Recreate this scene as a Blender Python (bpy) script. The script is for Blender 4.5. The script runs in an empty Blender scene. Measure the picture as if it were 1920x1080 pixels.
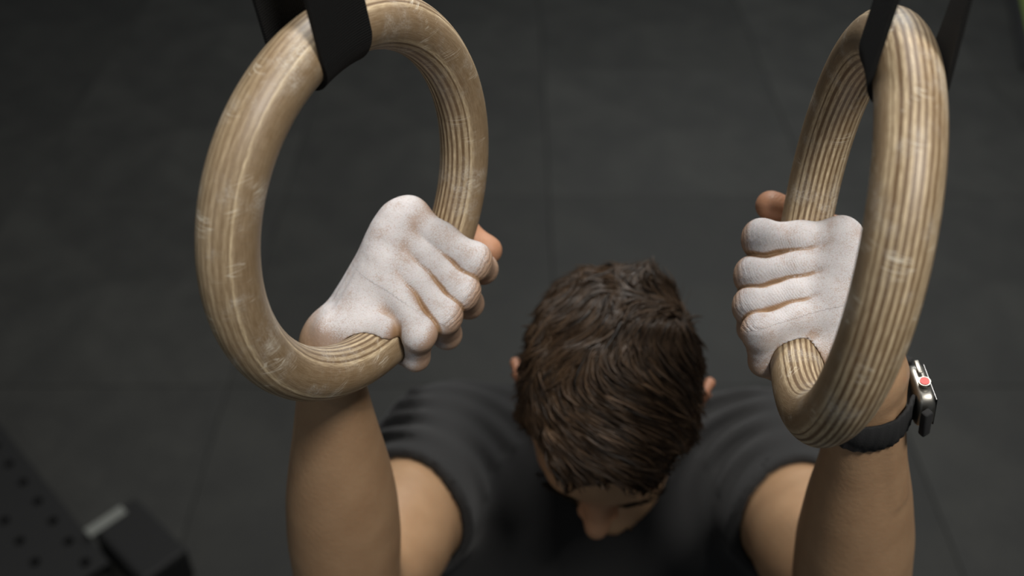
import bpy, bmesh, math, random
import numpy as np
from mathutils import Vector, Matrix
random.seed(7); np.random.seed(7)
scn = bpy.context.scene
COL = scn.collection
PI = math.pi

# ------------------------------------------------------------------ camera
PITCH = math.radians(40.0); CAM_H = 2.20
SP, CP = math.sin(PITCH), math.cos(PITCH)
# view frame (x right, y up, z back; metres) -> world.  Everything near the rings was surveyed in this frame.
V2W = Matrix(((1, 0, 0, 0), (0, SP, -CP, 0), (0, CP, SP, CAM_H), (0, 0, 0, 1)))
VW = np.array(V2W)
cam_d = bpy.data.cameras.new('camera'); cam = bpy.data.objects.new('camera', cam_d); COL.objects.link(cam)
cam.matrix_world = V2W
cam_d.sensor_width = 36; cam_d.lens = 36 * 1900 / 1920; cam_d.clip_start = 0.02; cam_d.clip_end = 60
cam_d.dof.use_dof = True; cam_d.dof.focus_distance = 0.575; cam_d.dof.aperture_fstop = 4.6; cam_d.dof.aperture_blades = 0
scn.camera = cam

# ------------------------------------------------------------------ world, lights, exposure
w = bpy.data.worlds.new('world'); scn.world = w; w.use_nodes = True
w.node_tree.nodes['Background'].inputs[0].default_value = (0.80, 0.86, 0.90, 1)
w.node_tree.nodes['Background'].inputs[1].default_value = 0.10
scn.view_settings.view_transform = 'Standard'; scn.view_settings.look = 'None'
scn.view_settings.exposure = -0.12; scn.view_settings.gamma = 1.0; scn.view_settings.use_curve_mapping = False

def area(name, loc, target, sx, sy, power, color):
    d = bpy.data.lights.new(name, 'AREA'); d.shape = 'RECTANGLE'; d.size = sx; d.size_y = sy; d.energy = power; d.color = color
    o = bpy.data.objects.new(name, d); COL.objects.link(o); o.location = loc
    o.rotation_euler = (Vector(target) - Vector(loc)).to_track_quat('-Z', 'Y').to_euler()
    return o
area('ceiling_lamp', (0.75, -0.60, 4.1), (0.15, 0.5, 1.7), 0.5, 0.5, 74, (1.0, 0.96, 0.90))
area('ceiling_lamp_behind', (0.15, 1.75, 4.0), (0.1, 0.9, 1.4), 0.8, 0.5, 66, (1.0, 0.97, 0.93))
area('ceiling_lamp_far', (1.2, 4.4, 3.4), (0.9, 3.8, 0), 1.2, 0.8, 60, (0.95, 0.99, 1.0))
area('fill_light', (-1.8, -2.0, 3.2), (0.0, 0.5, 1.7), 1.6, 1.2, 8, (0.90, 0.96, 1.0))  # added cool fill from the camera side, stands for no window

# ------------------------------------------------------------------ helpers
def tag(o, label=None, cat=None, group=None, kind=None):
    if label: o['label'] = label
    if cat: o['category'] = cat
    if group: o['group'] = group
    if kind: o['kind'] = kind
    return o

def empty(name, loc, label, cat, group=None):
    o = bpy.data.objects.new(name, None); COL.objects.link(o); o.location = loc; o.empty_display_size = 0.05
    return tag(o, label, cat, group)

def np_mesh(name, V, F, mat, parent=None, smooth=True, attrs=None, uv=None, world=True):
    """V: n*3 (view frame when world=True), F: m*k int array (k = 3 or 4)."""
    V = np.asarray(V, float)
    if world: V = V @ VW[:3, :3].T + VW[:3, 3]
    if parent is not None:
        V = V - np.array(parent_origin(parent))
    F = np.asarray(F, np.int32); k = F.shape[1]
    me = bpy.data.meshes.new(name)
    me.vertices.add(len(V)); me.vertices.foreach_set('co', V.astype(np.float32).ravel())
    me.loops.add(F.size); me.loops.foreach_set('vertex_index', F.ravel())
    me.polygons.add(len(F)); me.polygons.foreach_set('loop_start', np.arange(0, F.size, k, dtype=np.int32))
    me.polygons.foreach_set('loop_total', np.full(len(F), k, np.int32))
    me.update(calc_edges=True); me.validate()
    me.polygons.foreach_set('use_smooth', np.full(len(me.polygons), smooth))
    for n, a in (attrs or {}).items():
        at = me.attributes.new(n, 'FLOAT', 'POINT'); at.data.foreach_set('value', np.asarray(a, np.float32))
    if uv is not None:
        l = me.uv_layers.new(name='UVMap'); l.data.foreach_set('uv', np.asarray(uv, np.float32)[F.ravel()].ravel())
    if mat: me.materials.append(mat)
    o = bpy.data.objects.new(name, me); COL.objects.link(o)
    if parent is not None: o.parent = parent
    return o

def parent_origin(p):
    v = Vector((0, 0, 0))
    while p is not None: v += p.location; p = p.parent
    return v

def bm_obj(name, bm, mat, parent=None, smooth=False):
    """bm is in world coordinates"""
    if parent is not None: bmesh.ops.translate(bm, verts=bm.verts, vec=-parent_origin(parent))
    bmesh.ops.recalc_face_normals(bm, faces=bm.faces)
    me = bpy.data.meshes.new(name); bm.to_mesh(me); bm.free()
    for p in me.polygons: p.use_smooth = smooth
    if mat: me.materials.append(mat)
    o = bpy.data.objects.new(name, me); COL.objects.link(o)
    if parent is not None: o.parent = parent
    return o

def box_bm(size, M=Matrix(), bevel=0, seg=2):
    bm = bmesh.new(); bmesh.ops.create_cube(bm, size=1)
    bmesh.ops.scale(bm, vec=size, verts=bm.verts)
    if bevel: bmesh.ops.bevel(bm, geom=bm.edges[:], offset=bevel, segments=seg, profile=0.5, affect='EDGES')
    bmesh.ops.transform(bm, matrix=M, verts=bm.verts)
    return bm

def at(px, py, d): return np.array([(px - 960) / 1900 * d, (540 - py) / 1900 * d, -d])   # a surveyed point with its real depth
def nrm(v): v = np.asarray(v, float); return v / np.linalg.norm(v)

# ------------------------------------------------------------------ materials
class NT:
    def __init__(s, name):
        s.m = bpy.data.materials.new(name); s.m.use_nodes = True; s.t = s.m.node_tree
        s.b = s.t.nodes['Principled BSDF']
    def n(s, typ, **kw):
        nd = s.t.nodes.new(typ)
        for k, v in kw.items():
            if k.startswith('i_'):
                key = k[2:]; key = int(key) if key.isdigit() else key.replace('_', ' ')
                s.set(nd.inputs[key], v)
            else: setattr(nd, k, v)
        return nd
    def set(s, inp, v):
        if hasattr(v, 'is_linked') or isinstance(v, bpy.types.NodeSocket): s.t.links.new(v, inp)
        else: inp.default_value = v
    def math(s, op, a, b=None, c=None, clamp=False):
        nd = s.t.nodes.new('ShaderNodeMath'); nd.operation = op; nd.use_clamp = clamp
        s.set(nd.inputs[0], a)
        if b is not None: s.set(nd.inputs[1], b)
        if c is not None: s.set(nd.inputs[2], c)
        return nd.outputs[0]
    def mix(s, f, a, b, mode='MIX'):
        nd = s.t.nodes.new('ShaderNodeMix'); nd.data_type = 'RGBA'; nd.blend_type = mode
        s.set(nd.inputs[0], f); s.set(nd.inputs[6], a); s.set(nd.inputs[7], b); return nd.outputs[2]
    def smooth(s, x, lo, hi):
        nd = s.t.nodes.new('ShaderNodeMapRange'); nd.interpolation_type = 'SMOOTHSTEP'
        s.set(nd.inputs[0], x); nd.inputs[1].default_value = lo; nd.inputs[2].default_value = hi; return nd.outputs[0]
    def noise(s, vec, scale, detail=4, rough=0.55, dist=0):
        nd = s.t.nodes.new('ShaderNodeTexNoise'); s.set(nd.inputs['Vector'], vec)
        nd.inputs['Scale'].default_value = scale; nd.inputs['Detail'].default_value = detail
        nd.inputs['Roughness'].default_value = rough; nd.inputs['Distortion'].default_value = dist; return nd.outputs[0]
    def obj(s): return s.n('ShaderNodeTexCoord').outputs['Object']
    def xyz(s, v):
        nd = s.n('ShaderNodeSeparateXYZ'); s.set(nd.inputs[0], v); return nd.outputs
    def comb(s, x, y, z):
        nd = s.n('ShaderNodeCombineXYZ'); s.set(nd.inputs[0], x); s.set(nd.inputs[1], y); s.set(nd.inputs[2], z); return nd.outputs[0]
    def vmul(s, v, k):
        nd = s.n('ShaderNodeVectorMath', operation='MULTIPLY'); s.set(nd.inputs[0], v); nd.inputs[1].default_value = k; return nd.outputs[0]
    def bump(s, h, strength, dist, prev=None):
        nd = s.n('ShaderNodeBump'); s.set(nd.inputs['Height'], h); nd.inputs['Strength'].default_value = strength
        nd.inputs['Distance'].default_value = dist
        if prev is not None: s.t.links.new(prev, nd.inputs['Normal'])
        return nd.outputs[0]
    def out(s, col=None, rough=None, nor=None, **kw):
        if col is not None: s.set(s.b.inputs['Base Color'], col)
        if rough is not None: s.set(s.b.inputs['Roughness'], rough)
        if nor is not None: s.t.links.new(nor, s.b.inputs['Normal'])
        for k, v in kw.items(): s.set(s.b.inputs[k.replace('_', ' ')], v)
        return s.m
def C(r, g, b): 
    f = lambda c: (c / 255 / 12.92) if c / 255 <= .04045 else ((c / 255 + .055) / 1.055) ** 2.4
    return (f(r), f(g), f(b), 1)

def mat_plain(name, col, rough=0.6, metal=0.0, noise=0.15, scale=60):
    m = NT(name); o = m.obj(); nz = m.noise(o, scale)
    c = m.mix(m.math('MULTIPLY', nz, noise * 2), col, tuple(x * 0.55 for x in col[:3]) + (1,))
    return m.out(c, rough, m.bump(nz, 0.15, 0.001), Metallic=metal)

def mat_wood(evened=None):
    m = NT('laminated_wood')
    o = m.obj(); x, y, z = m.xyz(o)
    th = m.math('ARCTAN2', y, x)
    rad = m.math('SQRT', m.math('ADD', m.math('MULTIPLY', x, x), m.math('MULTIPLY', y, y)))
    # slow wobble of the glue lines
    wob = m.noise(m.comb(m.math('MULTIPLY', th, 1.2), m.math('MULTIPLY', rad, 8.0), m.math('MULTIPLY', z, 20.0)), 1.0, 2)
    ph = m.math('ADD', m.math('MULTIPLY', z, 1 / 0.0033), m.math('MULTIPLY', wob, 0.55))
    s = m.math('SINE', m.math('MULTIPLY', ph, 2 * PI))
    band = m.smooth(s, -0.75, 0.55)
    face = m.smooth(m.math('ABSOLUTE', z), 0.0122, 0.0136)          # thick face veneers on both sides
    if evened is not None:                               # one side of the ring: ply contrast evened toward a mid tone
        wr = m.math('MULTIPLY', m.smooth(m.math('COSINE', m.math('SUBTRACT', th, evened)), 0.1, 0.85), 0.68)
        band = m.math('ADD', m.math('MULTIPLY', band, m.math('SUBTRACT', 1.0, wr)), m.math('MULTIPLY', wr, 0.50))
    az = m.math('ABSOLUTE', z)
    line = m.math('MULTIPLY', m.smooth(az, 0.0113, 0.0117), m.smooth(az, 0.0127, 0.0123))
    band = m.math('ADD', m.math('MULTIPLY', band, m.math('SUBTRACT', 1.0, face)), m.math('MULTIPLY', face, 0.30))
    band = m.math('MAXIMUM', band, m.math('MULTIPLY', line, 1.0))
    fr = m.math('FLOOR', m.math('ADD', ph, 0.25))
    wn = m.n('ShaderNodeTexWhiteNoise', noise_dimensions='1D'); m.set(wn.inputs['W'], fr)
    # grain fibres along the ring in light plies; short cross fibres in dark plies
    g1 = m.noise(m.comb(m.math('MULTIPLY', th, 14.0), m.math('MULTIPLY', rad, 1500.0), m.math('MULTIPLY', z, 1500.0)), 1.0, 5, 0.65)
    g2 = m.noise(m.comb(m.math('MULTIPLY', th, 90.0), m.math('MULTIPLY', rad, 120.0), m.math('MULTIPLY', z, 200.0)), 1.0, 3)
    big = m.noise(m.comb(m.math('MULTIPLY', th, 2.2), m.math('MULTIPLY', rad, 60.0), m.math('MULTIPLY', z, 60.0)), 1.0, 3)
    g1 = m.smooth(g1, 0.28, 0.72)
    light = m.mix(g1, C(146, 126, 97), C(208, 188, 155))
    dark = m.mix(g2, C(82, 63, 43), C(122, 97, 69))
    c = m.mix(band, dark, light)
    c = m.mix(m.math('MULTIPLY', wn.outputs[0], 0.35), c, C(118, 96, 68))
    c = m.mix(m.math('MULTIPLY', m.smooth(big, 0.45, 0.75), 0.35), c, C(112, 86, 58))
    # chalk dust rubbed into the varnish and pale scratches
    ch = m.noise(o, 38.0, 6, 0.6); ch2 = m.noise(o, 900.0, 3, 0.7)
    dust = m.math('MULTIPLY', m.smooth(ch, 0.50, 0.72), m.smooth(ch2, 0.30, 0.75))
    c = m.mix(m.math('MULTIPLY', dust, 0.62), c, C(205, 200, 190))
    def scratch(rot, sx, thr, f):
        mp = m.n('ShaderNodeMapping'); m.set(mp.inputs['Vector'], o); mp.inputs['Rotation'].default_value = rot; mp.inputs['Scale'].default_value = (sx, sx * 0.05, sx * 0.05)
        v = m.n('ShaderNodeTexVoronoi', feature='DISTANCE_TO_EDGE'); m.set(v.inputs['Vector'], mp.outputs[0]); v.inputs['Scale'].default_value = 1.0
        msk = m.math('MULTIPLY', m.math('LESS_THAN', v.outputs[0], thr), m.smooth(m.noise(o, 55.0, 2), 0.56, 0.66))
        return m.math('MULTIPLY', msk, f)
    sc = m.math('MAXIMUM', scratch((0.4, 0.9, 0.3), 500, 0.022, 0.5), scratch((1.2, 0.2, 1.9), 420, 0.018, 0.4))
    c = m.mix(sc, c, C(226, 218, 200))
    h = m.math('ADD', m.math('MULTIPLY', band, 0.5), m.math('MULTIPLY', g1, 0.5))
    nor = m.bump(h, 0.25, 0.0004)
    rg = m.math('ADD', 0.40, m.math('MULTIPLY', m.math('MAXIMUM', dust, m.math('MULTIPLY', g1, .4)), 0.35))
    return m.out(c, rg, nor, Coat_Weight=0.12, Coat_Roughness=0.35)

def mat_skin(name='skin'):
    m = NT(name); o = m.obj()
    at_ = m.n('ShaderNodeAttribute', attribute_name='chalk').outputs['Fac']
    red = m.n('ShaderNodeAttribute', attribute_name='flush').outputs['Fac']
    n1 = m.noise(o, 35, 4); n2 = m.noise(o, 420, 4, 0.65)
    base = m.mix(n1, C(138, 108, 80), C(168, 138, 107))
    base = m.mix(m.math('MULTIPLY', n2, 0.25), base, C(124, 88, 62))
    base = m.mix(m.math('MULTIPLY', red, 0.6), base, C(178, 118, 92))
    # chalk: dry powder over the open surfaces, rubbed off in blotches and missing from the folds
    c1 = m.noise(o, 75, 5, 0.6); c2 = m.noise(o, 1500, 3, 0.75)
    pores = m.n('ShaderNodeTexVoronoi', feature='F1'); m.set(pores.inputs['Vector'], o); pores.inputs['Scale'].default_value = 1300
    f = m.math('SUBTRACT', at_, m.math('MULTIPLY', m.smooth(c1, 0.42, 0.78), 0.34))
    f = m.math('SUBTRACT', f, m.math('MULTIPLY', m.math('SUBTRACT', 0.58, c2), 1.7))
    f = m.math('SUBTRACT', f, m.math('MULTIPLY', m.smooth(pores.outputs['Distance'], 0.35, 0.8), 0.22))
    f = m.math('MAXIMUM', m.math('MULTIPLY', m.smooth(f, 0.02, 0.85), 0.90), m.math('MULTIPLY', at_, 0.42))
    white = m.mix(c1, C(212, 209, 210), C(186, 187, 192))
    col = m.mix(f, base, white)
    rg = m.math('ADD', 0.48, m.math('MULTIPLY', f, 0.45))
    # skin relief: fine cross-hatched wrinkles
    wv = m.n('ShaderNodeTexVoronoi', feature='DISTANCE_TO_EDGE'); m.set(wv.inputs['Vector'], o); wv.inputs['Scale'].default_value = 900
    nor = m.bump(wv.outputs[0], 0.25, 0.0004)
    nor = m.bump(m.noise(o, 260, 5, 0.6), 0.35, 0.0009, nor)
    # folds across the finger joints
    fsn = m.n('ShaderNodeAttribute', attribute_name='fs').outputs['Fac']
    k1 = m.math('EXPONENT', m.math('MULTIPLY', m.math('MULTIPLY', fsn, fsn), -0.022))
    wv2 = m.math('SINE', m.math('ADD', m.math('MULTIPLY', fsn, 1.9), m.math('MULTIPLY', m.noise(o, 90, 4), 16.0)))
    wv3 = m.math('SINE', m.math('ADD', m.math('MULTIPLY', fsn, 5.2), m.math('MULTIPLY', m.noise(o, 160, 3), 14.0)))
    near = m.smooth(m.math('ABSOLUTE', fsn), 38.0, 26.0)
    nor = m.bump(m.math('ADD', m.math('MULTIPLY', wv2, m.math('MULTIPLY', k1, 0.42)), m.math('MULTIPLY', wv3, m.math('MULTIPLY', near, 0.10))), 0.55, 0.0007, nor)
    m.out(col, rg, nor, Subsurface_Weight=0.12, Subsurface_Scale=0.006)
    m.b.inputs['Subsurface Radius'].default_value = (1.0, 0.35, 0.2)
    m.b.inputs['Specular IOR Level'].default_value = 0.35
    return m.m

def mat_fabric(name, c1, c2, sheen=0.25, weave=1400):
    m = NT(name); o = m.obj(); n = m.noise(o, 22, 4); f = m.noise(o, weave, 2)
    c = m.mix(n, c1, c2)
    nor = m.bump(f, 0.4, 0.0006)
    return m.out(c, 0.9, nor, Sheen_Weight=sheen, Sheen_Roughness=0.5)

def mat_strap():
    m = NT('nylon_webbing'); uv = m.n('ShaderNodeTexCoord').outputs['UV']; u, v, _ = m.xyz(uv)
    a = m.math('SINE', m.math('MULTIPLY', m.math('ADD', u, v), 2 * PI / 0.0026))
    b = m.math('SINE', m.math('MULTIPLY', m.math('SUBTRACT', u, v), 2 * PI / 0.0026))
    h = m.math('MULTIPLY', a, b)
    c = m.mix(m.smooth(h, -0.8, 0.9), C(5, 5, 5), C(15, 15, 14))
    d = m.smooth(m.noise(m.obj(), 300, 5, 0.8), 0.66, 0.8)
    c = m.mix(m.math('MULTIPLY', d, 0.35), c, C(110, 105, 96))
    return m.out(c, 0.8, m.bump(h, 0.9, 0.0005), Sheen_Weight=0.0, Specular_IOR_Level=0.25)

def mat_rubber(name, tone):
    m = NT(name); o = m.obj()
    big = m.noise(o, 1.6, 4, 0.6); med = m.noise(o, 5.5, 5, 0.65); sm = m.noise(o, 60, 4, 0.7)
    c = m.mix(m.smooth(med, 0.35, 0.75), C(*[t * 0.86 for t in tone]), C(*[t * 1.12 for t in tone]))
    c = m.mix(m.math('MULTIPLY', m.smooth(big, 0.45, 0.75), 0.5), c, C(*[t * 1.35 for t in tone]))
    spk = m.smooth(m.noise(o, 240, 2, 0.5), 0.68, 0.74)
    c = m.mix(m.math('MULTIPLY', spk, 0.3), c, C(120, 120, 116))
    return m.out(c, m.math('ADD', 0.62, m.math('MULTIPLY', med, 0.2)), m.bump(sm, 0.4, 0.003))

def mat_hair():
    m = NT('hair'); o = m.obj()
    r = m.n('ShaderNodeAttribute', attribute_name='tone').outputs['Fac']
    c = m.mix(r, C(22, 17, 12), C(84, 64, 45))
    c = m.mix(m.math('MULTIPLY', m.noise(o, 60, 3), 0.5), c, C(36, 26, 18))
    return m.out(c, 0.42, None, Specular_IOR_Level=0.3)

M_WOOD = mat_wood(); M_WOOD_EVENED = mat_wood(-2.1); M_SKIN = mat_skin(); M_STRAP = mat_strap(); M_HAIR = mat_hair()
M_SHIRT = mat_fabric('black_cotton', C(14, 14, 15), C(22, 22, 22), 0.04)
M_SHORTS = mat_fabric('dark_shorts', C(24, 26, 30), C(34, 36, 40))
M_SHOE = mat_fabric('shoe_mesh', C(30, 30, 32), C(46, 46, 48))
M_SOLE = mat_plain('shoe_sole', C(170, 168, 160), 0.7)
M_STEEL = mat_plain('black_powder_coat', C(8, 8, 8), 0.75, 0.0, 0.4, 30)
M_HOLE = mat_plain('hole_dark', C(6, 6, 6), 0.9)
M_LABEL = mat_plain('grey_metal_strip', C(112, 114, 109), 0.6, 0.0)
M_GREEN = mat_plain('green_turf', C(120, 140, 66), 0.9, 0, 0.6, 200)
M_EDGE = mat_plain('black_edging', C(16, 16, 16), 0.8)

# ------------------------------------------------------------------ floor of rubber tiles
floor = bm_obj('floor', box_bm((9.0, 8.0, 0.10), Matrix.Translation((0, 3.0, -0.062))), mat_rubber('floor_base', (20, 20, 19)))
tag(floor, kind='structure')
TS = 1.0; X0, Y0 = 0.14, 3.16
tones = [mat_rubber('rubber_%d' % i, t) for i, t in enumerate(((37, 37, 34), (41, 41, 38), (35, 35, 32)))]
tm = []
for mt in tones:
    bm = box_bm((TS - 0.002, TS - 0.002, 0.012), Matrix(), 0.0015, 1)
    me = bpy.data.meshes.new('rubber_tile'); bm.to_mesh(me); bm.free(); me.materials.append(mt); tm.append(me)
for i in range(-4, 4):
    for j in range(-4, 4):
        k = {(0, 0): 1, (0, -1): 2, (-1, 0): 0, (-1, -1): 2}.get((i, j), (i * 7 + j * 5 + i * j) % 3)
        o = bpy.data.objects.new('rubber_tile', tm[k]); COL.objects.link(o); o.parent = floor
        x, y = X0 + (i + 0.5) * TS, Y0 + (j + 0.5) * TS
        o.location = (x, y, -0.006)

# ------------------------------------------------------------------ gymnastic rings
RT = 0.0157; RM = 0.1175 - RT
def ring_frame(x, y, d, a, b):
    Cc = np.array([x, y, -d])
    n = np.array([math.cos(b) * math.cos(a), math.sin(b), math.cos(b) * math.sin(a)])
    t = nrm(np.cross(n, [0, 1, 0])); s = np.cross(n, t)
    return dict(C=Cc, n=n, t=t, s=s)
RL = ring_frame(-0.0846, 0.0482, 0.5732, 0.491, -0.2812)
RR = ring_frame(0.1788, 0.0314, 0.5458, 0.0755, -0.1511)
def ring_e(R, u): return math.cos(u) * R['t'] + math.sin(u) * R['s']
def ring_T(R, u): return -math.sin(u) * R['t'] + math.cos(u) * R['s']
def ring_Q(R, u): return R['C'] + RM * ring_e(R, u)

def build_ring(R, u0, label, mat):
    """torus around local z; local frame turned so that the seam of the polar angle sits under the strap"""
    N, K = 192, 40
    u = np.arange(N) * 2 * PI / N; v = np.arange(K) * 2 * PI / K
    U, Vv = np.meshgrid(u, v, indexing='ij')
    # slightly squared-off turning, like a routed plywood ring
    r = RT * (1 + 0.012 * np.cos(4 * Vv)); 
    P = np.stack([(RM + r * np.cos(Vv)) * np.cos(U), (RM + r * np.cos(Vv)) * np.sin(U), r * np.sin(Vv)], -1).reshape(-1, 3)
    i, j = np.meshgrid(np.arange(N), np.arange(K), indexing='ij')
    F = np.stack([i * K + j, ((i + 1) % N) * K + j, ((i + 1) % N) * K + (j + 1) % K, i * K + (j + 1) % K], -1).reshape(-1, 4)
    o = np_mesh('gymnastics_ring', P, F, mat, world=False)
    ex = -ring_e(R, u0); ez = R['n']; ey = np.cross(ez, ex)
    M = Matrix([[ex[k], ey[k], ez[k], R['C'][k]] for k in range(3)] + [[0, 0, 0, 1]])
    o.matrix_world = V2W @ M
    return tag(o, label, 'gymnastics ring')
UL, UR = math.radians(309.5), math.radians(311)
build_ring(RL, UL, 'wooden gymnastics ring seen open-faced, gripped by the hand without a watch', M_WOOD_EVENED)
build_ring(RR, UR, 'wooden gymnastics ring seen nearly edge-on, striped plies, in front of the watch wrist', M_WOOD)

def build_strap(R, u0, label, tuck=0.0, W=0.038, th=0.0022, top=1.25):
    e0, T0, n0, Q0 = ring_e(R, u0), ring_T(R, u0), R['n'], ring_Q(R, u0)
    rr = RT + 0.0004 + th / 2
    path = []                                  # (kind, e coord, n coord, arc length)
    S = list(np.geomspace(0.004, top, 26))[::-1]
    for s in S: path.append(('up', s, rr))
    for a in np.linspace(0, -PI, 25): path.append(('wrap', rr * math.sin(a), rr * math.cos(a)))
    for s in S[::-1]: path.append(('up', s, -rr))
    ws = np.linspace(-W / 2, W / 2, 9)
    def pos(k, e, n, w, extra):
        # thickness offset handled by scaling the profile outwards
        if k == 'wrap':
            ph = w / RM; ee = ring_e(R, u0 + ph)
            return R['C'] + ee * RM + ee * e * (1 + extra / rr) + n0 * n * (1 + extra / rr)
        fade = math.exp(-e / 0.03)
        g = np.sign(n)
        conv = g * min(abs(n), rr)               # strands run parallel to the buckle above
        if n > 0: conv = conv - tuck * min(e, 0.12) * (0.5 + w / W)
        base = Q0 + T0 * w - e0 * (w * w / (2 * RM)) * fade + e0 * e + n0 * (conv + g * extra)
        return base
    V = []; UVc = []; L = 0; prev = None
    for (k, e, n) in path:
        c = pos(k, e, n, 0, 0)
        if prev is not None: L += np.linalg.norm(c - prev)
        prev = c
        prof = [(w_, th / 2) for w_ in ws] + [(w_, -th / 2) for w_ in ws[::-1]]
        for (w_, x) in prof: V.append(pos(k, e, n, w_, x)); UVc.append((w_, L))
    K = 2 * len(ws); N = len(path); F = []
    for i in range(N - 1):
        for j in range(K): F.append((i * K + j, i * K + (j + 1) % K, (i + 1) * K + (j + 1) % K, (i + 1) * K + j))
    o = np_mesh('webbing_strap', V, F, M_STRAP, smooth=False, uv=UVc)
    return tag(o, label, 'strap')
build_strap(RL, UL, 'wide black webbing strap looped over the open-faced ring, left of picture')
build_strap(RR, UR, 'black webbing strap seen side-on, looped over the edge-on ring', tuck=0.12)

# ------------------------------------------------------------------ implicit-surface modelling
def cone(a, b, ra, rb=None):
    a = np.asarray(a, float); b = np.asarray(b, float); rb = ra if rb is None else rb
    ba = b - a; L2 = max(float(ba @ ba), 1e-12); ax = ba / L2; dr = rb - ra
    def f(P):
        pa = P - a; h = np.minimum(np.maximum(pa @ ax, 0), 1)
        pa -= h[:, None] * ba
        return np.sqrt((pa * pa) @ ONE3) - (ra + h * dr)
    return f
ONE3 = np.ones(3)
def ell(c, rad, A=None):
    c = np.asarray(c, float); rad = np.asarray(rad, float); A = np.eye(3) if A is None else np.asarray(A)   # rows = axes
    def f(P):
        q = (P - c) @ A.T; k0 = np.sqrt((( q / rad) ** 2) @ ONE3) + 1e-9; k1 = np.sqrt(((q / rad ** 2) ** 2) @ ONE3) + 1e-9
        return k0 * (k0 - 1) / k1
    return f
def limb(a, b, w, ts, rs, fl):
    """one tapering limb a->b, w = wide direction, rs half width (m) at ts, fl = thickness / width at ts"""
    a = np.asarray(a, float); b = np.asarray(b, float); L = np.linalg.norm(b - a); z = (b - a) / L
    w = w - z * (w @ z); w /= np.linalg.norm(w); v = np.cross(z, w)
    tt = np.linspace(ts[0], ts[-1], 200)
    def sm(y):
        q = np.interp(tt, ts, y); k = np.hanning(31); k /= k.sum(); return np.convolve(np.pad(q, 15, 'edge'), k, 'valid')
    R_, F_ = sm(rs), sm(fl)
    def f(P):
        q = P - a; s = q @ z / L; t = np.minimum(np.maximum(s, ts[0]), ts[-1]); r = np.interp(t, tt, R_); g = np.interp(t, tt, F_)
        x, y = q @ w, q @ v; e = (s - t) * L
        rad = np.sqrt(x * x + (y / g) ** 2 + 1e-12); dd = (rad - r) * np.sqrt(x * x + y * y + 1e-12) / rad
        rp = np.sqrt(x * x + y * y); 
        return np.where(np.abs(e) < 1e-9, dd, np.sqrt(np.maximum(dd + r * .999, 0) ** 2 + e * e) - r * .999)
    return f
class U:                                        # smooth union
    def __init__(s, k, ch): s.k = k; s.ch = ch
class Cut:                                      # a minus every b, smooth by k
    def __init__(s, k, a, bs): s.k = k; s.a = a; s.bs = bs
def smin(a, b, k):
    h = np.maximum(k - np.abs(a - b), 0)
    return np.minimum(a, b) - h * h * (0.25 / k)
def ev(node, P):
    if isinstance(node, U):
        out = ev(node.ch[0], P)
        for q in node.ch[1:]: out = smin(out, ev(q, P), node.k)
        return out
    if isinstance(node, Cut):
        out = ev(node.a, P)
        for q in node.bs: out = -smin(-out, ev(q, P), node.k)
        return out
    return node(P)
def table(node, P, T):                          # value of every node at every tile centre
    if isinstance(node, U):
        out = None
        for q in node.ch:
            v = table(q, P, T); out = v if out is None else smin(out, v, node.k)
    elif isinstance(node, Cut):
        out = table(node.a, P, T)
        for q in node.bs: out = -smin(-out, table(q, P, T), node.k)
    else: out = node(P)
    T[id(node)] = out; return out
def prune(node, T, i, r):
    if isinstance(node, U):
        v = [T[id(q)][i] for q in node.ch]; lim = min(v) + 2.4 * r + node.k
        ch = [prune(q, T, i, r) for q, x in zip(node.ch, v) if x <= lim]
        return ch[0] if len(ch) == 1 else U(node.k, ch)
    if isinstance(node, Cut):
        bs = [q for q in node.bs if T[id(q)][i] < 1.3 * r + node.k]; a = prune(node.a, T, i, r)
        return Cut(node.k, a, bs) if bs else a
    return node

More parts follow.
